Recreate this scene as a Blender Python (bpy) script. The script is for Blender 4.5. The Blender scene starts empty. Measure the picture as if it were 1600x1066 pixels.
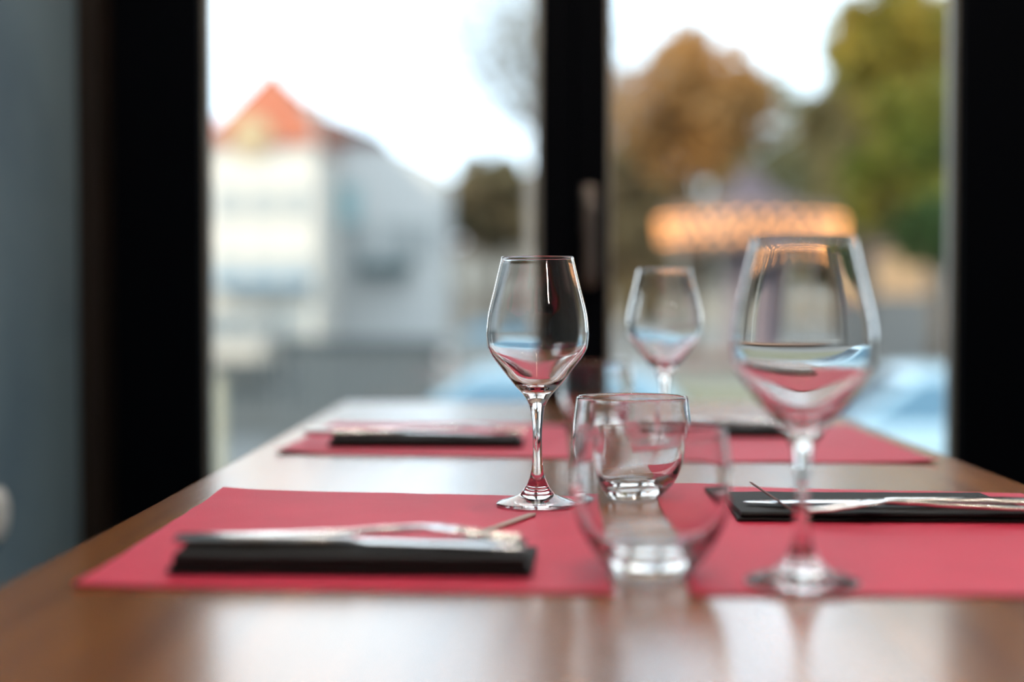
import bpy, bmesh, math, random
from mathutils import Vector, Matrix, noise
random.seed(7)
S = bpy.context.scene
COL = S.collection
PI = math.pi

# ------------------------------------------------------------------ camera, world, sun, exposure
FPX = 2222.0                      # 50 mm lens on a 36 mm wide frame, 1600 px
CAM_Z = 0.915
cd = bpy.data.cameras.new('camera'); cam = bpy.data.objects.new('camera', cd); COL.objects.link(cam)
cam.location = (0, 0, CAM_Z)
cam.rotation_euler = (math.radians(90 - 1.598), 0, math.radians(0.825))
cd.lens = 50; cd.sensor_width = 36; cd.clip_start = 0.02; cd.clip_end = 600
cd.dof.use_dof = True; cd.dof.focus_distance = 1.150; cd.dof.aperture_fstop = 1.75
S.camera = cam
S.view_settings.view_transform = 'Standard'; S.view_settings.look = 'None'
S.view_settings.gamma = 1; S.view_settings.exposure = 0.0
S.view_settings.use_curve_mapping = False
cy = S.cycles
cy.use_denoising = True
cy.max_bounces = 20; cy.transmission_bounces = 18; cy.transparent_max_bounces = 12
cy.diffuse_bounces = 4; cy.glossy_bounces = 8
cy.sample_clamp_indirect = 8.0; cy.blur_glossy = 0.3
cy.caustics_reflective = True; cy.caustics_refractive = True

W = bpy.data.worlds.new('sky'); S.world = W; W.use_nodes = True
nt = W.node_tree; nt.nodes.clear()
wo = nt.nodes.new('ShaderNodeOutputWorld'); bg = nt.nodes.new('ShaderNodeBackground')
tc = nt.nodes.new('ShaderNodeTexCoord'); nz = nt.nodes.new('ShaderNodeTexNoise'); rp = nt.nodes.new('ShaderNodeValToRGB')
nz.inputs['Scale'].default_value = 2.2; nz.inputs['Detail'].default_value = 4
rp.color_ramp.elements[0].position = 0.38; rp.color_ramp.elements[0].color = (0.66, 0.84, 1.0, 1)
rp.color_ramp.elements[1].position = 0.62; rp.color_ramp.elements[1].color = (1.0, 1.0, 0.98, 1)
nt.links.new(tc.outputs['Generated'], nz.inputs['Vector']); nt.links.new(nz.outputs['Fac'], rp.inputs['Fac'])
nt.links.new(rp.outputs['Color'], bg.inputs['Color']); bg.inputs['Strength'].default_value = 3.3
nt.links.new(bg.outputs['Background'], wo.inputs['Surface'])

sl = bpy.data.lights.new('sun', 'SUN'); so = bpy.data.objects.new('sun', sl); COL.objects.link(so)
sl.energy = 6.0; sl.color = (1.0, 0.83, 0.62); sl.angle = math.radians(2)
so.rotation_euler = Vector((0.72, 0.70, -0.45)).to_track_quat('-Z', 'Y').to_euler()

# ------------------------------------------------------------------ helpers
def tag(o, label=None, cat=None, group=None, kind=None):
    if label: o['label'] = label
    if cat: o['category'] = cat
    if group: o['group'] = group
    if kind: o['kind'] = kind
    return o

def empty(name, loc=(0, 0, 0), rz=0, label=None, cat=None, group=None, kind=None):
    o = bpy.data.objects.new(name, None); COL.objects.link(o)
    o.location = loc; o.rotation_euler = (0, 0, rz); o.empty_display_size = 0.05
    return tag(o, label, cat, group, kind)

def link(name, bm, mat, parent=None, smooth=False, angle=None):
    me = bpy.data.meshes.new(name)
    bm.normal_update(); bm.to_mesh(me); bm.free()
    me.materials.append(mat)
    if smooth:
        me.polygons.foreach_set('use_smooth', [True] * len(me.polygons))
        if angle: me.set_sharp_from_angle(angle=math.radians(angle))
    o = bpy.data.objects.new(name, me); COL.objects.link(o)
    if parent: o.parent = parent
    return o

def copy_tree(o, parent=None):
    c = o.copy(); COL.objects.link(c); c.parent = parent
    for ch in list(o.children): copy_tree(ch, c)
    return c

def box(bm, x0, x1, y0, y1, z0, z1, bev=0):
    vs = [bm.verts.new((x, y, z)) for x in (x0, x1) for y in (y0, y1) for z in (z0, z1)]
    f = [(0, 1, 3, 2), (4, 6, 7, 5), (0, 4, 5, 1), (2, 3, 7, 6), (0, 2, 6, 4), (1, 5, 7, 3)]
    fs = [bm.faces.new([vs[i] for i in q]) for q in f]
    if bev:
        es = list({e for q in fs for e in q.edges})
        bmesh.ops.bevel(bm, geom=es, offset=bev, segments=2, affect='EDGES', profile=0.5)
    return vs

def boxo(name, dims, mat, parent=None, bev=0):
    bm = bmesh.new(); box(bm, *dims, bev=bev)
    return link(name, bm, mat, parent)

def tube(bm, pts, rads, n=12, caps=True):
    rings = []
    pts = [Vector(p) for p in pts]
    for i, p in enumerate(pts):
        d = (pts[min(i + 1, len(pts) - 1)] - pts[max(i - 1, 0)]).normalized()
        a = d.orthogonal().normalized() if i == 0 else (rings_a - d * rings_a.dot(d)).normalized()
        rings_a = a
        b = d.cross(a)
        r = rads[i] if isinstance(rads, (list, tuple)) else rads
        rings.append([bm.verts.new(p + (a * math.cos(t) + b * math.sin(t)) * r) for t in [2 * PI * k / n for k in range(n)]])
    for A, B in zip(rings, rings[1:]):
        for k in range(n): bm.faces.new((A[k], A[(k + 1) % n], B[(k + 1) % n], B[k]))
    if caps:
        bm.faces.new(rings[0][::-1]); bm.faces.new(rings[-1])

def spline(pts, per=5):
    out = []
    n = len(pts)
    for i in range(n - 1):
        p0 = Vector(pts[max(i - 1, 0)]); p1 = Vector(pts[i]); p2 = Vector(pts[i + 1]); p3 = Vector(pts[min(i + 2, n - 1)])
        for k in range(per):
            t = k / per
            # centripetal-ish damping: tangents scaled by the local chord
            d = (p2 - p1).length
            m1 = (p2 - p0) * (d / max((p2 - p0).length, 1e-9)) * 0.9 if i > 0 else (p2 - p1)
            m2 = (p3 - p1) * (d / max((p3 - p1).length, 1e-9)) * 0.9 if i < n - 2 else (p2 - p1)
            h = (2*t**3 - 3*t**2 + 1, t**3 - 2*t**2 + t, -2*t**3 + 3*t**2, t**3 - t**2)
            out.append(p1 * h[0] + m1 * h[1] + p2 * h[2] + m2 * h[3])
    out.append(Vector(pts[-1]))
    return [(max(p.x, 0), p.y) for p in out]

def lathe(bm, prof, n=128, warp=None):
    rings = []
    for r, z in prof:
        if r < 1e-6:
            p = Vector((0, 0, z)); p = warp(p) if warp else p
            rings.append([bm.verts.new(p)])
        else:
            ring = []
            for k in range(n):
                p = Vector((r * math.cos(2*PI*k/n), r * math.sin(2*PI*k/n), z))
                ring.append(bm.verts.new(warp(p) if warp else p))
            rings.append(ring)
    for A, B in zip(rings, rings[1:]):
        if len(A) == 1 and len(B) == 1: continue
        for k in range(n):
            k2 = (k + 1) % n
            if len(A) == 1: bm.faces.new((A[0], B[k2], B[k]))
            elif len(B) == 1: bm.faces.new((A[k], A[k2], B[0]))
            else: bm.faces.new((A[k], A[k2], B[k2], B[k]))

# ------------------------------------------------------------------ materials
def sin(n, name, v):
    if name in n.inputs: n.inputs[name].default_value = v

def mat(name, color, rough=0.5, metal=0.0, spec=0.5, coat=0.0, bump=None, var=None, sheen=0):
    m = bpy.data.materials.new(name); m.use_nodes = True
    t = m.node_tree; p = t.nodes['Principled BSDF']
    sin(p, 'Base Color', (*color, 1)); sin(p, 'Roughness', rough); sin(p, 'Metallic', metal)
    sin(p, 'Specular IOR Level', spec); sin(p, 'Coat Weight', coat); sin(p, 'Sheen Weight', sheen); sin(p, 'Sheen Tint', (.80, .84, 1.0, 1))
    co = t.nodes.new('ShaderNodeTexCoord')
    if var:                                   # (scale, second colour)
        z = t.nodes.new('ShaderNodeTexNoise'); z.inputs['Scale'].default_value = var[0]; z.inputs['Detail'].default_value = 5
        r = t.nodes.new('ShaderNodeValToRGB')
        r.color_ramp.elements[0].position = .35; r.color_ramp.elements[1].position = .65
        r.color_ramp.elements[0].color = (*color, 1); r.color_ramp.elements[1].color = (*var[1], 1)
        t.links.new(co.outputs['Object'], z.inputs['Vector']); t.links.new(z.outputs['Fac'], r.inputs['Fac'])
        t.links.new(r.outputs['Color'], p.inputs['Base Color'])
    if bump:                                  # (scale, strength)
        z = t.nodes.new('ShaderNodeTexNoise'); z.inputs['Scale'].default_value = bump[0]; z.inputs['Detail'].default_value = 3
        b = t.nodes.new('ShaderNodeBump'); b.inputs['Strength'].default_value = bump[1]; b.inputs['Distance'].default_value = 0.001 if bump[0] > 50 else .01
        t.links.new(co.outputs['Object'], z.inputs['Vector']); t.links.new(z.outputs['Fac'], b.inputs['Height'])
        t.links.new(b.outputs['Normal'], p.inputs['Normal'])
    return m

def emit(name, color, k):
    m = bpy.data.materials.new(name); m.use_nodes = True
    t = m.node_tree; t.nodes.clear()
    o = t.nodes.new('ShaderNodeOutputMaterial'); e = t.nodes.new('ShaderNodeEmission')
    e.inputs['Color'].default_value = (*color, 1); e.inputs['Strength'].default_value = k
    t.links.new(e.outputs[0], o.inputs['Surface']); return m

def glass_mat():
    m = bpy.data.materials.new('clear_glass'); m.use_nodes = True
    t = m.node_tree; t.nodes.clear()
    o = t.nodes.new('ShaderNodeOutputMaterial'); g = t.nodes.new('ShaderNodeBsdfGlass')
    g.inputs['IOR'].default_value = 1.52; g.inputs['Roughness'].default_value = 0.0
    g.inputs['Color'].default_value = (0.985, 0.985, 0.985, 1)
    t.links.new(g.outputs[0], o.inputs['Surface']); return m

def pane_mat():
    m = bpy.data.materials.new('window_glass'); m.use_nodes = True
    t = m.node_tree; t.nodes.clear()
    o = t.nodes.new('ShaderNodeOutputMaterial'); a = t.nodes.new('ShaderNodeBsdfTransparent'); g = t.nodes.new('ShaderNodeBsdfGlossy')
    a.inputs['Color'].default_value = (0.985, 0.995, 0.99, 1); g.inputs['Roughness'].default_value = 0.0
    f = t.nodes.new('ShaderNodeFresnel'); f.inputs['IOR'].default_value = 1.45
    x = t.nodes.new('ShaderNodeMixShader')
    t.links.new(f.outputs[0], x.inputs[0]); t.links.new(a.outputs[0], x.inputs[1]); t.links.new(g.outputs[0], x.inputs[2])
    t.links.new(x.outputs[0], o.inputs['Surface']); return m

def wood_mat():
    m = bpy.data.materials.new('varnished_oak'); m.use_nodes = True
    t = m.node_tree; p = t.nodes['Principled BSDF']; L = t.links.new
    co = t.nodes.new('ShaderNodeTexCoord')
    mp = t.nodes.new('ShaderNodeMapping'); mp.inputs['Scale'].default_value = (26, 1.3, 26)
    L(co.outputs['Object'], mp.inputs['Vector'])
    n1 = t.nodes.new('ShaderNodeTexNoise'); n1.inputs['Scale'].default_value = 1.6; n1.inputs['Detail'].default_value = 8; n1.inputs['Distortion'].default_value = 1.2
    L(mp.outputs[0], n1.inputs['Vector'])
    r = t.nodes.new('ShaderNodeValToRGB'); e = r.color_ramp.elements
    e[0].position = .30; e[0].color = (0.21, 0.070, 0.012, 1); e[1].position = .72; e[1].color = (0.44, 0.175, 0.035, 1)
    L(n1.outputs['Fac'], r.inputs['Fac'])
    # planks along the table's length
    sx = t.nodes.new('ShaderNodeSeparateXYZ'); L(co.outputs['Object'], sx.inputs[0])
    mu = t.nodes.new('ShaderNodeMath'); mu.operation = 'MULTIPLY'; mu.inputs[1].default_value = 1 / .128; L(sx.outputs['X'], mu.inputs[0])
    fl = t.nodes.new('ShaderNodeMath'); fl.operation = 'FLOOR'; L(mu.outputs[0], fl.inputs[0])
    wn = t.nodes.new('ShaderNodeTexWhiteNoise'); wn.noise_dimensions = '1D'; L(fl.outputs[0], wn.inputs['W'])
    hs = t.nodes.new('ShaderNodeHueSaturation')
    mr = t.nodes.new('ShaderNodeMapRange'); mr.inputs['To Min'].default_value = .82; mr.inputs['To Max'].default_value = 1.18
    L(wn.outputs['Value'], mr.inputs['Value']); L(mr.outputs[0], hs.inputs['Value']); L(r.outputs['Color'], hs.inputs['Color'])
    L(hs.outputs['Color'], p.inputs['Base Color'])
    n2 = t.nodes.new('ShaderNodeTexNoise'); n2.inputs['Scale'].default_value = 5; n2.inputs['Detail'].default_value = 6
    mp2 = t.nodes.new('ShaderNodeMapping'); mp2.inputs['Scale'].default_value = (60, 3, 60); L(co.outputs['Object'], mp2.inputs['Vector']); L(mp2.outputs[0], n2.inputs['Vector'])
    b = t.nodes.new('ShaderNodeBump'); b.inputs['Strength'].default_value = .35; b.inputs['Distance'].default_value = .0006
    L(n2.outputs['Fac'], b.inputs['Height']); L(b.outputs['Normal'], p.inputs['Normal'])
    sin(p, 'Roughness', .27); sin(p, 'Specular IOR Level', .5)
    sin(p, 'Coat Weight', .6); sin(p, 'Coat Roughness', .17)
    return m

def leaf_mat(name, c1, c2):
    m = mat(name, tuple(v*.78 for v in c1), rough=.6, spec=.2, var=(.35, tuple(v*.78 for v in c2)))
    t = m.node_tree; p = t.nodes['Principled BSDF']
    o = t.nodes['Material Output']; tr = t.nodes.new('ShaderNodeBsdfTranslucent'); x = t.nodes.new('ShaderNodeMixShader')
    x.inputs[0].default_value = .4
    src = p.inputs['Base Color'].links[0].from_socket
    t.links.new(src, tr.inputs['Color']); t.links.new(p.outputs[0], x.inputs[1]); t.links.new(tr.outputs[0], x.inputs[2])
    t.links.new(x.outputs[0], o.inputs['Surface']); return m

M = dict(
    glass=glass_mat(), pane=pane_mat(), oak=wood_mat(),
    black=mat('black_frame_paint', (0.0006, 0.0014, 0.0036), rough=.6, spec=.04),
    spacer=mat('grey_spacer', (0.30, 0.31, 0.30), rough=.4, metal=.4),
    trim=mat('dark_brown_wood', (0.016, 0.010, 0.008), rough=.6, spec=.3, var=(6, (0.010, 0.007, 0.006))),
    plaster=mat('grey_plaster', (0.17, 0.265, 0.335), rough=.85, spec=.2, var=(3.5, (0.12, 0.195, 0.265)), bump=(60, .3)),
    white=mat('warm_grey_paint', (.34, .32, .30), rough=.8, spec=.2, var=(2, (.30, .285, .27))),
    floor=mat('dark_floor_boards', (.10, .065, .045), rough=.45, var=(3, (.07, .045, .03))),
    mat=mat('red_placemat', (0.74, 0.024, 0.092), rough=.6, spec=.32, var=(14, (.69, .020, .082)), bump=(900, .5), sheen=.15),
    napkin=mat('black_napkin', (0.006, 0.006, 0.008), rough=.7, spec=.35, bump=(1400, .5)),
    steel=mat('polished_steel', (.74, .74, .76), rough=.18, metal=1.0, bump=(30, .05)),
    bronze=mat('worn_bronze_metal', (.18, .16, .15), rough=.42, metal=.7, var=(20, (.13, .115, .11))),
    socket=mat('white_plastic', (.70, .72, .72), rough=.4),
    rod=mat('reddish_brown', (.16, .035, .02), rough=.5, var=(80, (.11, .02, .015))),
    rod_grey=mat('plain_grey', (.55, .42, .42), rough=.7, var=(60, (.48, .38, .38))),
    legm=mat('black_steel', (.01, .01, .01), rough=.5, metal=.3),
)

def P(px, py, D):                                # a photo pixel at a known distance, as a world point
    return Vector(((px - 832) * D / FPX, D, CAM_Z + (471 - py) * D / FPX))

# ------------------------------------------------------------------ the room
XL, XR, YB, YW, ZC = -0.76, 3.6, -3.6, 2.45, 2.8     # left wall, right wall, back wall, glazing, ceiling
def struct(name, dims, m, **k):
    o = boxo(name, dims, m, **k); o['kind'] = 'structure'; return o
struct('floor', (XL - .2, XR + .2, YB - .2, YW + .10, -.12, 0), M['floor'])
struct('ceiling', (XL - .2, XR + .2, YB - .2, YW + .15, ZC, ZC + .15), M['white'])
struct('wall_left', (XL - .2, XL, YB, YW + .10, 0, ZC), M['plaster'])
struct('wall_back', (XL - .2, XR + .2, YB - .2, YB, 0, ZC), M['white'])
struct('wall_right', (XR, XR + .2, YB, YW + .1, 0, ZC), M['white'])
struct('wall_front', (-.724, XR, YW, YW + .10, 2.56, ZC), M['white'])
struct('trim_1', (XL, -.724, YW - .080, YW + .10, 0, ZC), M['trim'])

def window(name, x0, x1, lw, rw, y, handle=None):
    """glazed sash between x0 and x1 with side bars lw / rw wide"""
    w = empty(name, (x0, y, 0), kind='structure')
    bm = bmesh.new()
    X1 = x1 - x0
    box(bm, 0, lw, 0, .075, 0, 2.56, .003); box(bm, X1 - rw, X1, 0, .075, 0, 2.56, .003)
    box(bm, lw, X1 - rw, .002, .073, 0, .15, .003); box(bm, lw, X1 - rw, .002, .073, 2.45, 2.56, .003)
    link('window_frame', bm, M['black'], w)
    bm = bmesh.new()
    s = .009
    for a, b, c, d in ((lw, lw + s, .15, 2.45), (X1 - rw - s, X1 - rw, .15, 2.45)): box(bm, a, b, .030, .048, c, d)
    box(bm, lw + s, X1 - rw - s, .030, .048, .15, .15 + s); box(bm, lw + s, X1 - rw - s, .030, .048, 2.45 - s, 2.45)
    link('spacer', bm, M['spacer'], w)
    boxo('glass_pane', (lw + s, X1 - rw - s, .036, .042, .15 + s, 2.45 - s), M['pane'], w)
    return w
window('window_1', -.724, .0715, .154, .0575, YW)
w2 = window('window_2', .0725, .885, .0575, .154, YW)
window('window_3', .886, 2.24, .06, .06, YW)
window('window_4', 2.241, XR, .06, .06, YW)
# handle of the right sash
hx = .097 - .0725
h = empty('window_handle', (hx, 0, 0)); h.parent = w2
bm = bmesh.new(); box(bm, -.013, .013, -.008, 0, 1.03, 1.115, .005); link('back_plate', bm, M['bronze'], h, True, 40)
bm = bmesh.new(); tube(bm, [(0, -.006, 1.085), (0, -.034, 1.085)], .0095, 16); link('spindle', bm, M['bronze'], h, True, 40)
bm = bmesh.new(); tube(bm, [(0, -.040, 1.094), (0, -.041, 1.088), (0, -.041, 1.06), (0, -.041, .97), (0, -.040, .945), (0, -.038, .940)],
                       [.008, .0125, .0115, .0105, .0115, .007], 16); link('lever', bm, M['bronze'], h, True, 50)
# round white socket low on the left wall
k = empty('wall_socket', (XL, 1.985, .615), label='small round white socket low on the grey left wall', cat='wall socket')
bm = bmesh.new(); tube(bm, [(0, 0, 0), (.009, 0, 0), (.012, 0, 0)], [.038, .038, .034], 32); link('cover_plate', bm, M['socket'], k, True, 40)
bm = bmesh.new(); tube(bm, [(.0125, 0, 0), (.0135, 0, 0)], [.020, .019], 24); link('outlet', bm, M['socket'], k, True, 40)

# warm pendant bulbs over the tables behind the camera
lamp_cloth = mat('lamp_shade_metal', (.02, .02, .02), rough=.4, metal=.5)
bulb_m = emit('opal_bulb', (1.0, .83, .66), 330)
def pendant(x, y, z, label):
    p = empty('pendant_lamp', (x, y, z), label=label, cat='pendant lamp', group='warm pendant lamps in the dining room')
    bm = bmesh.new(); tube(bm, [(0, 0, .10), (0, 0, ZC - z)], .003, 8); link('cord', bm, lamp_cloth, p)
    bm = bmesh.new(); lathe(bm, spline([(.018, .10), (.024, .085), (.022, .045)], 4), 24); link('socket', bm, lamp_cloth, p, True)
    bm = bmesh.new(); lathe(bm, spline([(0, -.025), (.022, -.018), (.033, .004), (.026, .028), (.014, .045)], 5), 24); link('bulb', bm, bulb_m, p, True)
for x, y, z, lb in ((.05, .45, 2.3, 'warm pendant bulb hanging above the near end of the table'),
                    (.10, 1.35, 2.3, 'warm pendant bulb hanging above the middle of the table'),
                    (.75, .95, 2.45, 'warm pendant bulb hanging just right of the table'),
                    (.55, -.5, 2.5, 'warm pendant bulb hanging behind the camera, right of the table'),
                    (-.30, -1.2, 2.5, 'warm pendant bulb hanging near the left wall behind the camera'),
                    (1.7, .6, 2.5, 'warm pendant bulb hanging over the neighbouring table'),
                    (1.5, -1.6, 2.5, 'warm pendant bulb hanging at the back of the room'),
                    (-.35, -.55, 2.5, 'warm pendant bulb hanging left of the table end, behind the camera')):
    pendant(x, y, z, lb)
# ------------------------------------------------------------------ the table
TZ = .75
TX0, TX1, TY0, TY1 = -.310, .445, .34, 2.335
tb = empty('dining_table', ((TX0 + TX1) / 2, (TY0 + TY1) / 2, 0), label='long varnished oak dining table reaching to the window', cat='table')
bm = bmesh.new(); hw, hl = (TX1 - TX0) / 2, (TY1 - TY0) / 2
box(bm, -hw, hw, -hl, hl, TZ - .032, TZ, .004)
link('tabletop', bm, M['oak'], tb)
for sx in (-1, 1):
    for sy in (-1, 1):
        x, y = sx * (hw - .08), sy * (hl - .14)
        bm = bmesh.new(); box(bm, x - .025, x + .025, y - .025, y + .025, 0, TZ - .033, .003); link('leg', bm, M['legm'], tb)
for y in (-hl + .13, hl - .15): boxo('apron', (-hw + .08, hw - .08, y, y + .02, TZ - .09, TZ - .034), M['legm'], tb)

# ------------------------------------------------------------------ placemats
def placemat(FL, FR, BL, BR, label, seed, curl=(0, 0, 0, 0)):
    """corners: near left, near right, far left, far right; slightly uneven fabric rectangle"""
    t = .0011; nx, ny = 48, 60
    FL, FR, BL, BR = [Vector(p) for p in (FL, FR, BL, BR)]
    c0 = (FL + FR + BL + BR) / 4; w = (FR - FL).length; l = (BL - FL).length
    bm = bmesh.new(); top = []; bot = []
    for j in range(ny + 1):
        rt, rb = [], []
        for i in range(nx + 1):
            u, v = i / nx, j / ny
            ex = min(u, 1 - u) * w; ey = min(v, 1 - v) * l
            p = FL.lerp(FR, u).lerp(BL.lerp(BR, u), v) - c0
            x, y = p.x, p.y
            if i in (0, nx): x += .0012 * noise.noise(Vector((seed, v * 9, 0)))
            if j in (0, ny): y += .0030 * noise.noise(Vector((u * 5, seed, 3)))
            z = 0
            for (c, cu, cv) in zip(curl, (0, 1, 0, 1), (0, 0, 1, 1)):
                d = math.hypot((u - cu) * w, (v - cv) * l); z += c * max(0, 1 - d / .07) ** 2
            edge = math.exp(-min(ex, ey) / .010)
            z += .0006 * edge * (1 + noise.noise(Vector((x * 30, y * 30, seed))))
            rt.append(bm.verts.new((x, y, z + t))); rb.append(bm.verts.new((x, y, z)))
        top.append(rt); bot.append(rb)
    for j in range(ny):
        for i in range(nx):
            bm.faces.new((top[j][i], top[j][i+1], top[j+1][i+1], top[j+1][i]))
            bm.faces.new((bot[j][i], bot[j+1][i], bot[j+1][i+1], bot[j][i+1]))
    for i in range(nx):
        bm.faces.new((bot[0][i], bot[0][i+1], top[0][i+1], top[0][i])); bm.faces.new((bot[ny][i+1], bot[ny][i], top[ny][i], top[ny][i+1]))
    for j in range(ny):
        bm.faces.new((bot[j+1][0], bot[j][0], top[j][0], top[j+1][0])); bm.faces.new((bot[j][nx], bot[j+1][nx], top[j+1][nx], top[j][nx]))
    o = link('placemat', bm, M['mat'], None, True, 50)
    o.location = (c0.x, c0.y, TZ + .0001)
    return tag(o, label, 'placemat', 'red placemats on the table')
placemat((-.264, .812), (.047, .793), (-.269, 1.228), (.042, 1.184), 'red placemat nearest on the left, under the clear wine glass in focus', 1.3, (.001, 0, .002, 0))
placemat((.089, .794), (.401, .790), (.105, 1.265), (.415, 1.21), 'red placemat nearest on the right, under the largest blurred wine glass', 5.1)
placemat((-.280, 1.535), (.039, 1.487), (-.266, 1.90), (.045, 1.88), 'red placemat at the far left, nearer the window, under a black napkin', 8.7, (.004, 0, 0, 0))
placemat((.100, 1.462), (.412, 1.445), (.105, 1.89), (.418, 1.885), 'red placemat at the far right, nearer the window, corner slightly curled', 3.9, (0, .004, 0, 0))
MZ = TZ + .0014            # top of a mat

# ------------------------------------------------------------------ napkins with cutlery
def napkin(x, y, rz, label, L=.217, Wd=.085, H=.011):
    n = empty('folded_napkin', (x, y, MZ), rz, label, 'napkin', 'black folded napkins')
    def slab(x0, x1, y0, y1, z0, z1, sk, seed):
        bm = bmesh.new(); N = 30; K = 20
        rings = []
        for i in range(N + 1):
            u = i / N; ring = []
            taper = 1
            for k in range(K):
                a = 2 * PI * k / K
                c, s_ = math.cos(a), math.sin(a)
                e = .35
                cyy = math.copysign(abs(c) ** e, c); czz = math.copysign(abs(s_) ** e, s_)
                yy = (y0 + y1) / 2 + cyy * (y1 - y0) / 2
                zz = (z0 + z1) / 2 + czz * (z1 - z0) / 2 * taper
                xx = x0 + u * (x1 - x0) + sk * (yy - y0)
                if czz > 0: zz += .0006 * noise.noise(Vector((xx * 40, yy * 50, seed)))
                ring.append(bm.verts.new((xx, yy, zz)))
            rings.append(ring)
        for A, B in zip(rings, rings[1:]):
            for k in range(K): bm.faces.new((A[k], A[(k+1) % K], B[(k+1) % K], B[k]))
        bm.faces.new(rings[0][::-1]); bm.faces.new(rings[-1])
        bmesh.ops.recalc_face_normals(bm, faces=bm.faces)
        return bm
    link('under_layer', slab(-L/2, L/2, -Wd/2, Wd/2, .0003, H * .42, .02, 1.0), M['napkin'], n, True, 50)
    link('top_fold', slab(-L/2 + .003, L/2 - .003, -Wd/2 + .001, Wd/2 - .016, H * .43, H, -.03, 4.0), M['napkin'], n, True, 50)
    return n

def sweep(secs, K=16, e=.75):
    """secs: (x, y, z, half width, half thickness)"""
    bm = bmesh.new(); rings = []
    for x, y, z, w, t in secs:
        ring = []
        for k in range(K):
            a = 2 * PI * k / K; c, s_ = math.cos(a), math.sin(a)
            ring.append(bm.verts.new((x, y + math.copysign(abs(c) ** e, c) * w, z + math.copysign(abs(s_) ** e, s_) * t)))
        rings.append(ring)
    for A, B in zip(rings, rings[1:]):
        for k in range(K): bm.faces.new((A[k], A[(k+1) % K], B[(k+1) % K], B[k]))
    bm.faces.new(rings[0][::-1]); bm.faces.new(rings[-1])
    bmesh.ops.recalc_face_normals(bm, faces=bm.faces)
    return bm
def dense(secs, per=5):
    out = []
    for a, b in zip(secs, secs[1:]):
        for k in range(per):
            t = k / per; s = t * t * (3 - 2 * t)
            out.append(tuple([a[0] + (b[0] - a[0]) * t] + [p + (q - p) * s for p, q in zip(a[1:], b[1:])]))
    out.append(tuple(secs[-1])); return out
def merge(bms):
    out = bmesh.new()
    for b in bms:
        me = bpy.data.meshes.new('tmp'); b.to_mesh(me); b.free(); out.from_mesh(me); bpy.data.meshes.remove(me)
    return out
def make_knife():                       # handle towards -x, tip at +x, resting plane z = 0
    n = empty('table_knife')
    link('handle', sweep(dense([(-.115, 0, .0032, .0030, .0020), (-.112, 0, .0034, .0068, .0032), (-.09, 0, .0036, .0074, .0035), (-.04, 0, .0034, .0056, .0032), (-.012, 0, .0034, .0044, .0030), (-.004, 0, .0034, .0050, .0026)]), e=.5), M['steel'], n, True, 60)
    link('blade', sweep(dense([(-.004, 0, .0034, .0040, .0016), (.006, 0, .0032, .0082, .0011), (.05, 0, .0028, .0096, .0009), (.080, -.001, .0022, .0086, .0008), (.098, -.004, .0016, .0042, .0007), (.102, -.005, .0014, .0008, .0005)]), e=.9), M['steel'], n, True, 60)
    return n
def make_fork():
    n = empty('table_fork')
    link('handle', sweep(dense([(-.10, 0, .0022, .0050, .0012), (-.094, 0, .0022, .0088, .0016), (-.06, 0, .0030, .0066, .0017), (-.02, 0, .0044, .0036, .0018), (.018, 0, .0068, .0030, .0019), (.034, 0, .0078, .0046, .0015)])), M['steel'], n, True, 60)
    head = [sweep(dense([(.034, 0, .0078, .0046, .0015), (.043, 0, .0074, .0104, .0012), (.055, 0, .0062, .0120, .0011)]))]
    for q in (-1.5, -.5, .5, 1.5):
        y = q * .0066
        head.append(sweep(dense([(.053, y * .96, .0064, .0022, .0010), (.065, y, .0044, .0019, .0010), (.080, y, .0022, .0016, .0009), (.092, y, .0014, .0012, .0008), (.0955, y, .0020, .0005, .0005)], 4), K=10))
    link('tines', merge(head), M['steel'], n, True, 60)
    return n
knife0, fork0 = make_knife(), make_fork()
used = {'k': False, 'f': False}
def setting(x, y, rz, where, H=.011, kd=(0, -.016, 0), fd=(.0, .014, 0)):
    R = Matrix.Rotation(rz, 4, 'Z'); base = Vector((x, y, MZ + H + .0008))
    k = knife0 if not used['k'] else copy_tree(knife0); used['k'] = True
    f = fork0 if not used['f'] else copy_tree(fork0); used['f'] = True
    k.location = base + R @ Vector((kd[0], kd[1], 0)); k.rotation_euler = (0, 0, rz + kd[2])
    f.location = base + R @ Vector((fd[0], fd[1], 0)); f.rotation_euler = (0, 0, rz + fd[2])
    tag(k, 'polished steel table knife lying on the ' + where, 'knife', 'steel table knives')
    tag(f, 'polished steel four-tined fork lying on the ' + where, 'fork', 'steel table forks')
napkin(-.108, .880, math.radians(-1.2), 'thick black folded napkin on the near left placemat', H=.013)
setting(-.107, .878, math.radians(-1.2), 'near left black napkin', H=.013, kd=(.002, -.014, -.03), fd=(.004, .012, .03))
napkin(.262, 1.118, math.radians(-1.2), 'black folded napkin on the near right placemat behind the biggest glass', H=.0075, Wd=.135)
setting(.285, 1.070, math.radians(178.6), 'near right black napkin', H=.0075, kd=(.022, -.010, -.01), fd=(-.012, .020, .03))
napkin(-.120, 1.625, math.radians(-.5), 'black folded napkin on the far left placemat')
setting(-.122, 1.620, math.radians(-.5), 'far left black napkin', kd=(-.022, -.012, 0), fd=(.018, .020, .03))
napkin(.240, 1.750, math.radians(-.8), 'black folded napkin on the far right placemat', L=.215)
setting(.235, 1.752, math.radians(179), 'far right black napkin', kd=(0, -.012, 0), fd=(-.01, .018, 0))

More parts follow.
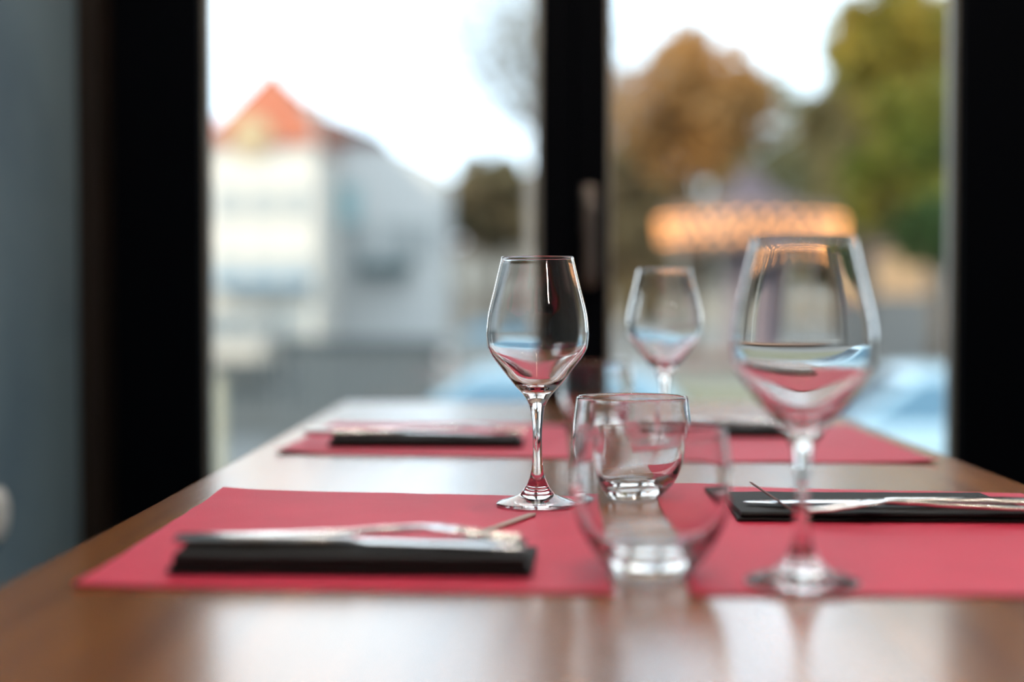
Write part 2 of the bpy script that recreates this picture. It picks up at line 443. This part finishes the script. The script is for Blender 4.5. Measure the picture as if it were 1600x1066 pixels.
# thin tapered rods
def stick(name, a, b, r, m, label, flat=1):
    a, b = Vector(a), Vector(b); d = b - a
    bm = bmesh.new(); tube(bm, [(0, 0, 0), (d.length * .03, 0, 0), (d.length * .94, 0, 0), (d.length, 0, 0)], [r * .7, r, r, r * .25], 10)
    bmesh.ops.scale(bm, vec=(1, 1, flat), verts=bm.verts)
    o = link(name, bm, m, None, True, 50); o.location = a; o.rotation_euler = d.to_track_quat('X', 'Z').to_euler()
    return tag(o, label, 'toothpick')
stick('thin_red_rod', (.192, 1.052, MZ + .0090), (.1735, 1.135, MZ + .0195), .0009, M['rod'], 'thin reddish-brown pick leaning over the near right black napkin')  # slim reddish-brown rod, tilted up over the napkin
stick('flat_grey_rod', (-.044, .975, MZ + .0014), (.002, 1.085, MZ + .0014), .0034, M['rod_grey'], 'thin grey pick lying between near left napkin and glass foot', .4)  # flattened pale grey rod lying on the mat

# ------------------------------------------------------------------ glasses
OUT = [(.0335, .0006), (.0337, .0014), (.0325, .0024), (.0235, .0052), (.0150, .0088), (.0098, .0150), (.0060, .0230), (.0042, .0340), (.0037, .0460), (.0038, .0580),
       (.0048, .0700), (.0066, .0800), (.0112, .0880), (.0181, .0955), (.0282, .1080), (.0372, .1200), (.0405, .1264), (.0416, .1330), (.0418, .1400), (.0404, .1540), (.0358, .1734), (.0298, .1985)]
INN = [(.0298, .1985), (.02965, .1998), (.0292, .2003), (.0287, .1998), (.0287, .1985), (.0348, .1734), (.0394, .1540), (.0408, .1400), (.0405, .1330), (.0393, .1268), (.0357, .1205), (.0258, .1090), (.0150, .0980), (.0065, .0938), (0, .0928)]
UND = [(0, .0022), (.012, .0018), (.026, .0009), (.0315, .0002), (.0335, .0006)]
for _l in (OUT, INN, UND): _l[:] = [(r_ * .98, z_ - .0015 * max(0, min(1, (z_ - .11) / .08))) for r_, z_ in _l]
def make_wine_glass():
    n = empty('wine_glass')
    so_ = spline(OUT, 6)
    i1 = max(i for i, p in enumerate(so_) if p[1] < .0160); i2 = max(i for i, p in enumerate(so_) if p[1] < .0850)
    bm = bmesh.new(); lathe(bm, spline(UND, 6)[:-1] + so_[:i1 + 1]); link('foot', bm, M['glass'], n, True)
    bm = bmesh.new(); lathe(bm, so_[i1:i2 + 1]); link('stem', bm, M['glass'], n, True)
    bm = bmesh.new(); lathe(bm, so_[i2:-1] + spline(INN, 6)); link('bowl', bm, M['glass'], n, True)
    return n
TOUT = [(0, .0016), (.016, .0012), (.0215, .0002), (.0245, .0006), (.0275, .0040), (.0335, .0110), (.0395, .0200), (.0448, .0310), (.0476, .0420), (.0486, .0540), (.0480, .0670), (.0458, .0850)]
TINN = [(.0458, .0850), (.0456, .0860), (.0449, .0866), (.0441, .0861), (.0439, .0850), (.0460, .0670), (.0466, .0540), (.0455, .0420), (.0425, .0320), (.0370, .0230), (.0290, .0170), (.0150, .0145), (0, .0140)]
for _l in (TOUT, TINN): _l[:] = [(r_ * .98, z_) for r_, z_ in _l]
def make_tumbler():
    n = empty('tumbler')
    prof = spline(TOUT, 6)[:-1] + spline(TINN, 6)
    nout = len(spline(TOUT, 6)) - 1
    bm = bmesh.new(); rings = []
    lathe(bm, prof[:nout + 1])
    bm2 = bmesh.new()
    def warp(p):
        f = max(0, 1 - p.z / .055)
        return Vector((p.x, p.y, p.z + .06 * p.x * f))
    lathe(bm2, prof[nout:], warp=lambda p: warp(p))
    m_ = merge([bm, bm2]); bmesh.ops.remove_doubles(m_, verts=m_.verts, dist=1e-6)
    link('glass_body', m_, M['glass'], n, True)
    return n
wg = make_wine_glass(); tg = make_tumbler()
gspots = [(.0040, 1.137, MZ, 'clear wine glass in sharp focus, standing on the near left red placemat'),
          (.156, .822, MZ, 'largest blurred wine glass, nearest the camera, on the near right placemat'),
          (.1440, 1.555, MZ, 'blurred small wine glass nearer the window on the far right placemat')]
for i, (x, y, z, lb) in enumerate(gspots):
    o = wg if i == 0 else copy_tree(wg)
    o.location = (x, y, z + .0004); o.rotation_euler = (0, 0, .3 * i)
    tag(o, lb, 'wine glass', 'stemmed wine glasses on the table')
tspots = [(.0800, 1.142, 'round clear tumbler in focus, just right of the sharp wine glass', 0),
          (.0710, .849, 'blurred nearest tumbler, overlapping the tumbler behind it', .35),
          (.082, 1.815, 'blurred farthest tumbler between the two far placemats', 1.2)]
for i, (x, y, lb, r) in enumerate(tspots):
    o = tg if i == 0 else copy_tree(tg)
    o.location = (x, y, TZ + (.0019 if i < 2 else .0004)); o.rotation_euler = (0, 0, r)
    tag(o, lb, 'tumbler', 'clear water tumblers down the middle')
    if i < 2: o.location.z = TZ + .0022

# ------------------------------------------------------------------ outdoors
GZ = -1.2
def sc(c, k): return tuple(v * k for v in c)
AK = .45
def out_mat(n, c, c2, s=.3, rough=.8): return mat(n, sc(c, AK), rough=rough, spec=.25, var=(s, sc(c2, AK)))
M.update(
    rail=mat('dark_railing_paint', (.03, .042, .05), rough=.6, spec=.2),
    asphalt=out_mat('asphalt', (.14, .17, .19), (.18, .21, .23)), plaza=out_mat('pale_paving', (.27, .29, .30), (.33, .34, .33), .15),
    grass=out_mat('grass', (.20, .22, .14), (.26, .27, .20), .4),
    stucco3=out_mat('grey_beige_stucco', (.42, .41, .37), (.48, .47, .42), .2),
    stucco=out_mat('white_stucco', (.95, .93, .86), (.98, .96, .90), .3), stucco2=out_mat('cool_white_stucco', (.88, .95, .99), (.92, .97, .99), .3),
    cream=out_mat('cream_stucco', (.72, .60, .36), (.78, .66, .42), .5), tiles=out_mat('orange_roof_tiles', (.60, .20, .11), (.50, .15, .08), .8),
    tiles2=out_mat('brown_roof_tiles', (.26, .15, .13), (.20, .11, .10), .8), hglass=mat('house_window_glass', (.22, .25, .26), rough=.3),
    shutter=mat('pale_blue_shutter', (.22, .36, .40), rough=.6), bark=out_mat('bark', (.10, .08, .06), (.15, .12, .10), 3),
    palebark=out_mat('pale_bark', (.34, .33, .32), (.42, .41, .40), 3),
    lf_orange=leaf_mat('orange_leaves', (.50, .25, .07), (.33, .20, .08)), lf_brown=leaf_mat('brown_leaves', (.22, .17, .095), (.16, .145, .08)),
    lf_green=leaf_mat('green_leaves', (.095, .15, .022), (.20, .18, .025)), lf_gold=leaf_mat('gold_green_leaves', (.34, .24, .03), (.18, .19, .03)),
    lf_dark=leaf_mat('dark_leaves', (.03, .07, .02), (.06, .11, .03)), lf_olive=leaf_mat('olive_leaves', (.19, .18, .09), (.13, .15, .08)),
    lf_olive2=leaf_mat('olive_brown_leaves', (.24, .19, .08), (.19, .19, .09)),
    lf_grey=leaf_mat('grey_leaves', (.28, .29, .28), (.34, .34, .32)),
    awning=mat('light_blue_awning', (.13, .22, .30), rough=.7), awning2=mat('dark_teal_awning', (.05, .09, .10), rough=.7),
    cone=mat('mauve_canvas', (.12, .10, .125), rough=.8), wood=mat('carousel_paint', (.14, .085, .06), rough=.5),
    bulbs=emit('carousel_bulbs', (1.0, .40, .12), 6.5), kiosk_light=emit('kiosk_lit_wall', (1.0, .68, .40), .75),
    tyre=mat('tyre_rubber', (.02, .02, .022), rough=.8), rim=mat('alloy', (.5, .5, .52), rough=.3, metal=.8),
    cglass=mat('sky_tinted_car_glass', (.03, .10, .17), rough=.08, spec=.6), dglass=mat('dark_car_glass', (.02, .03, .04), rough=.35, spec=.15),  # cglass: blue sky reflection is put into the glass colour
    tail=mat('tail_lamp', (.45, .02, .02), rough=.3), pole=mat('pale_pole_paint', (.24, .26, .26), rough=.5), post=mat('cream_post_paint', (.24, .235, .17), rough=.6),
)
g = bmesh.new(); box(g, -150, 150, 2.8, 24, GZ - .3, GZ); tag(link('street', g, M['asphalt']), kind='structure')
g = bmesh.new(); box(g, -200, 200, 24, 400, GZ - .3, GZ + .0); tag(link('plaza_paving', g, M['plaza']), kind='structure')
g = bmesh.new(); box(g, 3.2, 16, 27, 38, GZ, GZ + .04); tag(link('lawn', g, M['grass']), kind='structure')

def prism(bm, poly, y0, y1, inset=None):
    """side outline (x, z) extruded across y; the inset function narrows each vertex"""
    a = []; b = []
    for x, z in poly:
        i = inset(x, z) if inset else 0
        a.append(bm.verts.new((x, y0 + i, z))); b.append(bm.verts.new((x, y1 - i, z)))
    n = len(poly)
    fs = [bm.faces.new(a), bm.faces.new(b[::-1])]
    for k in range(n): fs.append(bm.faces.new((a[k], b[k], b[(k+1) % n], a[(k+1) % n])))
    bmesh.ops.recalc_face_normals(bm, faces=bm.faces)
    return fs
def car(x, y, rz, L, H, paint, glass, label, W_=1.75):
    """faces -x at rz = 0; origin under its middle"""
    c = empty('car', (x, y, GZ), rz, label, 'car', 'cars parked along the street')
    s = L / 4.2; hb = H * .60
    bm = bmesh.new()
    body = [(-2.08, .35), (-2.10, .55), (-2.02, .70), (-1.55, hb - .02), (-1.05, hb + .03), (1.75, hb + .05), (2.02, hb - .02), (2.10, .60), (2.06, .32), (1.7, .22), (-1.75, .22)]
    prism(bm, [(a * s, b) for a, b in body], -W_ / 2, W_ / 2)
    bmesh.ops.bevel(bm, geom=list(bm.edges), offset=.05, segments=3, affect='EDGES', profile=.6)
    link('body', bm, paint, c, True, 35)
    ins = lambda px, z: .04 + .20 * max(0, (z - hb) / (H - hb))
    bm = bmesh.new()
    cab = [(-1.12, hb + .00), (-.38, H - .03), (-.10, H), (1.25, H - .02), (1.45, H - .08), (1.92, hb + .02)]
    prism(bm, [(a * s, b) for a, b in cab], -W_ / 2, W_ / 2, ins)
    bmesh.ops.bevel(bm, geom=list(bm.edges), offset=.03, segments=2, affect='EDGES')
    link('cabin', bm, paint, c, True, 35)
    def quad_slab(pts, y, sgn):
        b2 = bmesh.new()
        def yy(z): return sgn * (W_ / 2 - ins(0, z))
        A = [b2.verts.new((px * s, yy(z) + sgn * .012, z)) for px, z in pts]; B = [b2.verts.new((px * s, yy(z) - sgn * .02, z)) for px, z in pts]
        n = len(pts); b2.faces.new(A); b2.faces.new(B[::-1])
        for k in range(n): b2.faces.new((A[k], B[k], B[(k+1) % n], A[(k+1) % n]))
        bmesh.ops.recalc_face_normals(b2, faces=b2.faces); return b2
    z0, z1 = hb + .07, H - .10
    for sgn in (-1, 1):
        for pts in ([(-.92, z0), (-.36, z1), (.28, z1), (.28, z0)], [(.36, z0), (.36, z1), (1.05, z1), (1.12, z0)], [(1.20, z0), (1.13, z1), (1.30, z1 - .02), (1.58, z0)]):
            link('side_window', quad_slab(pts, 0, sgn), glass, c)
    # windscreens
    for (xa, za, xb, zb, o_, nm) in ((-1.06, hb + .05, -.46, H - .09, -.015, 'windscreen'), (1.88, hb + .08, 1.52, H - .12, .02, 'rear_window')):
        b2 = bmesh.new()
        pts = [(xa * s + o_, za), (xb * s + o_, zb)]
        wa, wb = W_ / 2 - ins(0, za) - .06, W_ / 2 - ins(0, zb) - .06
        vs = [b2.verts.new((pts[0][0], -wa, za)), b2.verts.new((pts[0][0], wa, za)), b2.verts.new((pts[1][0], wb, zb)), b2.verts.new((pts[1][0], -wb, zb))]
        f = b2.faces.new(vs); bmesh.ops.solidify(b2, geom=[f], thickness=.03)
        bmesh.ops.recalc_face_normals(b2, faces=b2.faces)
        link(nm, b2, glass, c)
    for wx in (-1.32 * s, 1.28 * s):
        for sgn in (-1, 1):
            b2 = bmesh.new(); yv = sgn * (W_ / 2 - .09)
            tube(b2, [(wx, yv - .10, .32), (wx, yv - .08, .32), (wx, yv + .08, .32), (wx, yv + .10, .32)], [.28, .32, .32, .28], 28)
            w = link('wheel', b2, M['tyre'], c, True, 40)
            b2 = bmesh.new(); tube(b2, [(wx, yv + sgn * .095, .32), (wx, yv + sgn * .112, .32)], [.20, .18], 24)
            link('rim', b2, M['rim'], w, True, 40)
    for sgn in (-1, 1):
        boxo('tail_lamp', (2.04 * s, 2.12 * s, sgn * .62 - .14, sgn * .62 + .14, .62, .78), M['tail'], c)
        boxo('head_lamp', (-2.10 * s, -2.00 * s, sgn * .60 - .16, sgn * .60 + .16, .58, .70), M['pole'], c)
    return c
lb_paint = mat('light_blue_paint', (.17, .29, .38), rough=.3, spec=.5, coat=.3)
lb_paint2 = mat('pale_blue_paint', (.21, .34, .44), rough=.3, spec=.5, coat=.3)
gr_paint = mat('grey_paint', (.10, .125, .14), rough=.35, coat=.2)
be_paint = mat('beige_paint', (.20, .185, .155), rough=.4, coat=.2)
car(-.22, 14.5, 0, 4.15, 1.45, lb_paint, M['cglass'], 'light blue hatchback parked just outside, behind the window mullion')
car(4.16, 14.5, 0, 4.5, 1.45, lb_paint2, M['cglass'], 'pale blue car parked at the lower right of the right pane')
car(-7.0, 34, PI / 2, 4.4, 1.95, be_paint, M['hglass'], 'tall beige van parked at the left edge of the left pane')
car(-1.4, 46, 0, 4.2, 1.5, gr_paint, M['cglass'], 'small distant grey car in front of the white houses')

def gable(bm, x0, x1, y0, y1, z0, z1, axis='x', hip=0):
    if axis == 'x':
        m = (y0 + y1) / 2; r = [(x0 + hip, m, z1), (x1 - hip, m, z1)]
        q = [(x0, y0, z0), (x1, y0, z0), (x1, y1, z0), (x0, y1, z0)]
        v = [bm.verts.new(p) for p in q + r]
        for f in ((0, 1, 5, 4), (2, 3, 4, 5), (3, 0, 4), (1, 2, 5), (3, 2, 1, 0)): bm.faces.new([v[i] for i in f])
    else:
        m = (x0 + x1) / 2
        q = [(x0, y0, z0), (x1, y0, z0), (x1, y1, z0), (x0, y1, z0), (m, y0 + hip, z1), (m, y1 - hip, z1)]
        v = [bm.verts.new(p) for p in q]
        for f in ((0, 1, 4), (1, 2, 5, 4), (2, 3, 5), (3, 0, 4, 5), (3, 2, 1, 0)): bm.faces.new([v[i] for i in f])
    bmesh.ops.recalc_face_normals(bm, faces=bm.faces)
def house_windows(parent, xs, zs, w, h, y, m=None):
    for x in xs:
        for z in zs:
            f = boxo('window', (x - w/2 - .08, x + w/2 + .08, y - .06, y, z - .08, z + h + .08), M['pole'], parent)
            boxo('pane', (x - w/2, x + w/2, y - .08, y - .055, z, z + h), m or M['hglass'], f)
# main white house, D = 60
D = 60; u = D / FPX
hz = lambda py: CAM_Z + (471 - py) * u
hx_ = lambda px: (px - 832) * u
H1 = empty('house', (hx_(405), D, GZ), label='white house with steep orange tiled roof and a cream dormer', cat='house')
wz = hz(224) - GZ; az = hz(84) - GZ
x0, x1 = hx_(322) - hx_(405), hx_(495) - hx_(405)
boxo('wall', (x0, x1, 0, 6, 0, wz), M['stucco'], H1)
bm = bmesh.new(); gable(bm, x0 - .3, x1 + .3, -.4, 6.4, wz, az, 'y', 3.3); link('roof', bm, M['tiles'], H1)
house_windows(H1, (x0 + 1.0, x0 + 2.4, x1 - .9), (2.6 + 3.0, 2.8), .75, 1.3, 0)
boxo('shop_window', (x0 + .4, x1 - .4, -.08, 0, .6, 2.0), M['hglass'], H1)
bm = bmesh.new(); tube(bm, [(0, 0, 0), (0, 2.4, 0)], .85, 24)
dm = link('dormer', bm, M['cream'], H1, True, 40); dm.location = (hx_(393) - hx_(405), -.30, hz(214) - GZ)
boxo('awning', (x0 + .1, x1 - .2, -1.3, 0, 2.75, 3.2), M['awning'], H1)
# wing to the right
D2 = 67; u2 = D2 / FPX
X2 = lambda px: (px - 832) * u2; Z2 = lambda py: CAM_Z + (471 - py) * u2 - GZ
H2 = empty('house', (X2(590), D2, GZ), label='cool white house with low brown roof right of the orange-roofed one', cat='house')
bm = bmesh.new()
poly = [(X2(480), 0), (X2(690), 0), (X2(690), Z2(268)), (X2(600), Z2(226)), (X2(480), Z2(226))]
prism(bm, [(a - X2(590), b) for a, b in poly], 0, 8); link('wall', bm, M['stucco2'], H2)
bm = bmesh.new()
poly = [(X2(425), Z2(226)), (X2(608), Z2(226)), (X2(600), Z2(214)), (X2(505), Z2(178)), (X2(455), Z2(135)), (X2(432), Z2(150))]
prism(bm, [(a - X2(590), b + .02) for a, b in poly], -.2, 6); link('roof', bm, M['tiles2'], H2)
house_windows(H2, (X2(560) - X2(590), X2(620) - X2(590), X2(660) - X2(590)), (Z2(400), ), .9, 1.5, 0)
boxo('shutter', (X2(515) - X2(590), X2(562) - X2(590), -.10, 0, Z2(350), Z2(290)), M['shutter'], H2)
boxo('awning', (X2(560) - X2(590), X2(645) - X2(590), -1.3, 0, Z2(428), Z2(408)), M['awning2'], H2)
# low red roof at the far left and a low pale building
H3 = empty('house', ((300 - 832) * 70 / FPX, 70, GZ), label='house with a dark red roof cut by the left window frame', cat='house')
boxo('wall', (-2.2, 1.6, 0, 6, 0, 8.8), M['stucco'], H3)
bm = bmesh.new(); gable(bm, -2.5, 1.9, -.3, 6.3, 8.8, 11.2, 'x', .8); link('roof', bm, M['tiles2'], H3)
H4 = empty('low_building', ((775 - 832) * 92 / FPX, 92, GZ), label='low pale building beneath the brown tree left of the mullion', cat='building')
boxo('wall', (-3.4, 3.0, 0, 6, 0, 5.6), M['plaza'], H4)
boxo('flat_roof', (-3.6, 3.2, -.2, 6.2, 5.6, 5.9), M['tiles2'], H4)
house_windows(H4, (-2.2, -.6, 1.0, 2.3), (3.2,), .9, 1.2, 0)

# carousel
CD = 45; cx = (1192 - 832) * CD / FPX; zc = lambda py: CAM_Z + (471 - py) * CD / FPX - GZ
ca = empty('carousel', (cx, CD + 3, GZ), label='round carousel with a mauve tent roof and a rim of orange bulbs', cat='carousel')
bm = bmesh.new(); lathe(bm, spline([(0, zc(238)), (.35, zc(262)), (1.1, zc(296)), (2.2, zc(318)), (2.9, zc(326))], 4), 32)
bmesh.ops.solidify(bm, geom=list(bm.faces), thickness=.06); link('tent_roof', bm, M['cone'], ca)
bm = bmesh.new(); lathe(bm, [(2.80, zc(382)), (2.92, zc(384)), (2.95, zc(350)), (2.92, zc(322)), (2.80, zc(324)), (2.80, zc(382))], 32); link('rim', bm, M['wood'], ca)
n = 0
for row, py in enumerate((340, 354, 368)):
    for k in range(15):
        a = PI + PI * (k + .33 * row + .2) / 15
        bm = bmesh.new(); bmesh.ops.create_icosphere(bm, subdivisions=1, radius=.085)
        b = link('bulb', bm, M['bulbs'], ca, True); b.location = (2.99 * math.cos(a), 2.99 * math.sin(a), zc(py))
bm = bmesh.new(); lathe(bm, [(0, .15), (2.9, .15), (2.95, .25), (2.9, .35), (0, .35)], 32); link('platform', bm, M['wood'], ca)
bm = bmesh.new(); lathe(bm, [(0, .35), (.7, .35), (.7, zc(380)), (0, zc(380))], 20); link('centre_column', bm, M['cone'], ca)
for k in range(8):
    a = 2 * PI * k / 8 + .2
    bm = bmesh.new(); tube(bm, [(2.5 * math.cos(a), 2.5 * math.sin(a), .35), (2.5 * math.cos(a), 2.5 * math.sin(a), zc(372))], .06, 10)
    link('pole', bm, M['pole'], ca)
# kiosk
KD = 48; kx = (1405 - 832) * KD / FPX
kk = empty('kiosk', (kx, KD, GZ), label='small kiosk with a warmly lit front right of the carousel', cat='kiosk')
zk = lambda py: CAM_Z + (471 - py) * KD / FPX - GZ
boxo('wall', (-.95, .95, 0, 2, 0, zk(392)), M['plaza'], kk)
boxo('lit_panel', (-.85, .85, -.05, 0, zk(462), zk(398)), M['kiosk_light'], kk)
bm = bmesh.new(); gable(bm, -1.15, 1.15, -.4, 2.3, zk(392), zk(380), 'x', .3); link('roof', bm, M['tiles2'], kk)
# railing on a low wall across the street
fe = empty('railing_fence', (P(560, 0, 21).x, 21, GZ), label='dark slatted railing on a low pale wall, lower left pane', cat='fence')
fw = (690 - 425) / 2 * 21 / FPX
boxo('low_wall', (-fw, fw, 0, .25, 0, .45), M['asphalt'], fe)
boxo('top_rail', (-fw, fw, .06, .18, 1.40, 1.56), M['rail'], fe)
bm = bmesh.new()
for k in range(int(fw * 2 / .15)):
    xx = -fw + .05 + k * .15; box(bm, xx, xx + .115, .09, .13, .45, 1.42)
link('slats', bm, M['rail'], fe)
fe2 = empty('railing_fence', (P(378, 0, 22.5).x, 22.5, GZ), label='short dark railing at the lower left, behind the cream bollard', cat='fence')
boxo('low_wall', (-.55, .50, 0, .25, 0, .55), M['asphalt'], fe2)
boxo('top_rail', (-.55, .50, .06, .18, 1.08, 1.18), M['rail'], fe2)
bm = bmesh.new()
for k in range(8): box(bm, -.52 + k * .13, -.42 + k * .13, .09, .13, .55, 1.08)
link('slats', bm, M['rail'], fe2)
# poles and post
o = empty('street_lamp', ((495 - 832) * 30 / FPX, 30, GZ), label='thin pale street lamp in front of the white houses', cat='street lamp')
bm = bmesh.new(); tube(bm, [(0, 0, 0), (0, 0, 1), (0, 0, 5.9)], [.09, .06, .045], 12); link('pole', bm, M['pole'], o, True, 40)
bm = bmesh.new(); lathe(bm, spline([(.05, 5.9), (.17, 6.0), (.2, 6.15), (.12, 6.3), (0, 6.33)], 3), 16); link('lamp_head', bm, M['pole'], o, True)
bm = bmesh.new(); tube(bm, [(0, 0, 0), (0, 0, 1.42), (0, 0, 1.48)], [.055, .055, .03], 16)
o = link('bollard', bm, M['post'], None, True, 40); o.location = ((337 - 832) * 12 / FPX, 12, GZ)
tag(o, 'slim cream bollard outside beside the left window frame', 'bollard')

# trees
def tree(px, py, D, rx, rz, lm, bark, label, n=2600, leaf=.30, name='tree', seed=1, ncl=44, cs=1.0):
    rnd = random.Random(seed)
    c = P(px, py, D); t = empty(name, (c.x, c.y, GZ), label=label, cat='tree', group='trees beyond the street' if name == 'tree' else None)
    zc_ = c.z - GZ; RX = rx * D / FPX; RZ = rz * D / FPX
    bm = bmesh.new()
    top = zc_ + RZ * .5
    tube(bm, [(0, 0, 0), (.1, 0, zc_ * .4), (-.05, .1, zc_), (0, 0, top)], [.26, .20, .12, .03], 10)
    for k in range(12):
        a = rnd.uniform(0, 2 * PI); z0 = rnd.uniform(max(zc_ - RZ * .9, 1.2), zc_ + RZ * .2)
        e = Vector((math.cos(a) * RX * .8, math.sin(a) * RX * .6, z0 + RZ * rnd.uniform(.2, .6)))
        s0 = Vector((0, 0, z0)); mid = s0.lerp(e, .5) + Vector((0, 0, -.15 * RZ))
        tube(bm, [s0, mid, e], [.09, .06, .02], 6)
    link('trunk', bm, bark, t, True)
    # clusters
    cl = []
    for k in range(ncl):
        while True:
            v = Vector((rnd.uniform(-1, 1), rnd.uniform(-1, 1), rnd.uniform(-1, 1)))
            if v.length < 1: break
        cl.append((Vector((v.x * RX * .85, v.y * RX * .8, zc_ + v.z * RZ * .85)), rnd.uniform(.22, .40) * cs * min(RX, RZ) * 1.1))
    bm = bmesh.new()
    for k in range(n):
        q, r = cl[rnd.randrange(len(cl))]
        v = Vector((rnd.gauss(0, 1), rnd.gauss(0, 1), rnd.gauss(0, 1))).normalized() * r * rnd.random() ** .4
        p = q + v
        if p.z < .25: continue
        a = Vector((rnd.gauss(0, 1), rnd.gauss(0, 1), rnd.gauss(0, 1))).normalized(); b = a.orthogonal().normalized()
        l = leaf * rnd.uniform(.6, 1.3)
        w_ = a.cross(b) * l * .4
        bm.faces.new([bm.verts.new(p - b * l * .5), bm.verts.new(p + w_), bm.verts.new(p + b * l * .5), bm.verts.new(p - w_)])
    link('foliage', bm, lm, t)
    return t
for (px0, px1, py, DD, m_, lb) in ((930, 1160, 385, 128, 'stucco3', 'long pale building far behind the carousel, left part'), (1165, 1560, 375, 132, 'stucco3', 'long pale building far behind the kiosk, right part'),
                            (640, 900, 400, 140, 'stucco3', 'long pale building far behind the round brown tree')):
    c = P((px0 + px1) / 2, 471, DD); h_ = P(0, py, DD).z - GZ; w_ = (px1 - px0) / 2 * DD / FPX
    b = empty('far_building', (c.x, DD, GZ), label=lb, cat='building')
    boxo('wall', (-w_, w_, 0, 8, 0, h_), M[m_], b); boxo('flat_roof', (-w_ - .3, w_ + .3, -.3, 8.3, h_, h_ + .5), M['tiles2'], b)
    nw = int(w_ * 2 / 3.2)
    house_windows(b, [(-w_ + 1.6 + q * 3.2) for q in range(nw)], (2.6, ), 1.2, 1.8, 0)
T = M
tree(1072, 170, 57, 138, 118, T['lf_orange'], T['bark'], 'orange-brown autumn tree at the left of the right pane', seed=2, n=8000, leaf=.42)
tree(985, 285, 70, 95, 235, T['lf_brown'], T['bark'], 'tall dull brown tree at the left edge of the right pane', seed=3, n=7500, leaf=.5)
tree(1205, 262, 88, 120, 160, T['lf_olive'], T['bark'], 'olive-grey tree behind the carousel, pale gaps in its crown', seed=4, n=4600, leaf=.55)
tree(1325, 205, 76, 95, 175, T['lf_olive2'], T['bark'], 'olive-brown tree between the carousel tree and the big green tree', seed=5, n=7000, leaf=.5)
tree(1440, 265, 54, 118, 170, T['lf_green'], T['bark'], 'large green tree at the right edge of the right pane', seed=6, n=7500, leaf=.40)
tree(1410, 70, 65, 135, 110, T['lf_gold'], T['bark'], 'tall golden-green crown at the top right of the right pane', seed=7, n=6500, leaf=.45)
tree(1640, 160, 60, 110, 200, T['lf_gold'], T['bark'], 'golden tree mostly hidden by the right window frame', seed=8, n=5000, leaf=.42)
tree(1462, 365, 38, 70, 62, T['lf_dark'], T['bark'], 'dark green bush under the large green tree', seed=9, n=5000, leaf=.25)
tree(1080, 375, 104, 150, 105, T['lf_brown'], T['bark'], 'low brown tree directly behind the carousel rim', seed=10, n=7000, leaf=.6)
tree(1350, 365, 114, 150, 100, T['lf_olive'], T['bark'], 'low olive tree far behind the kiosk and carousel', seed=11, n=6500, leaf=.65)
tree(772, 318, 82, 122, 72, T['lf_brown'], T['bark'], 'wide brown tree just left of the window mullion', seed=12, n=8500, leaf=.5)
tree(900, 330, 90, 60, 90, T['lf_brown'], T['bark'], 'brown tree hidden mostly behind the window mullion', seed=13, n=3500, leaf=.42)
tree(835, 60, 36, 175, 180, T['lf_grey'], T['palebark'], 'nearly bare tree with fine pale twigs at the top of the left pane', seed=14, n=9000, leaf=.12, ncl=140, cs=1.3)
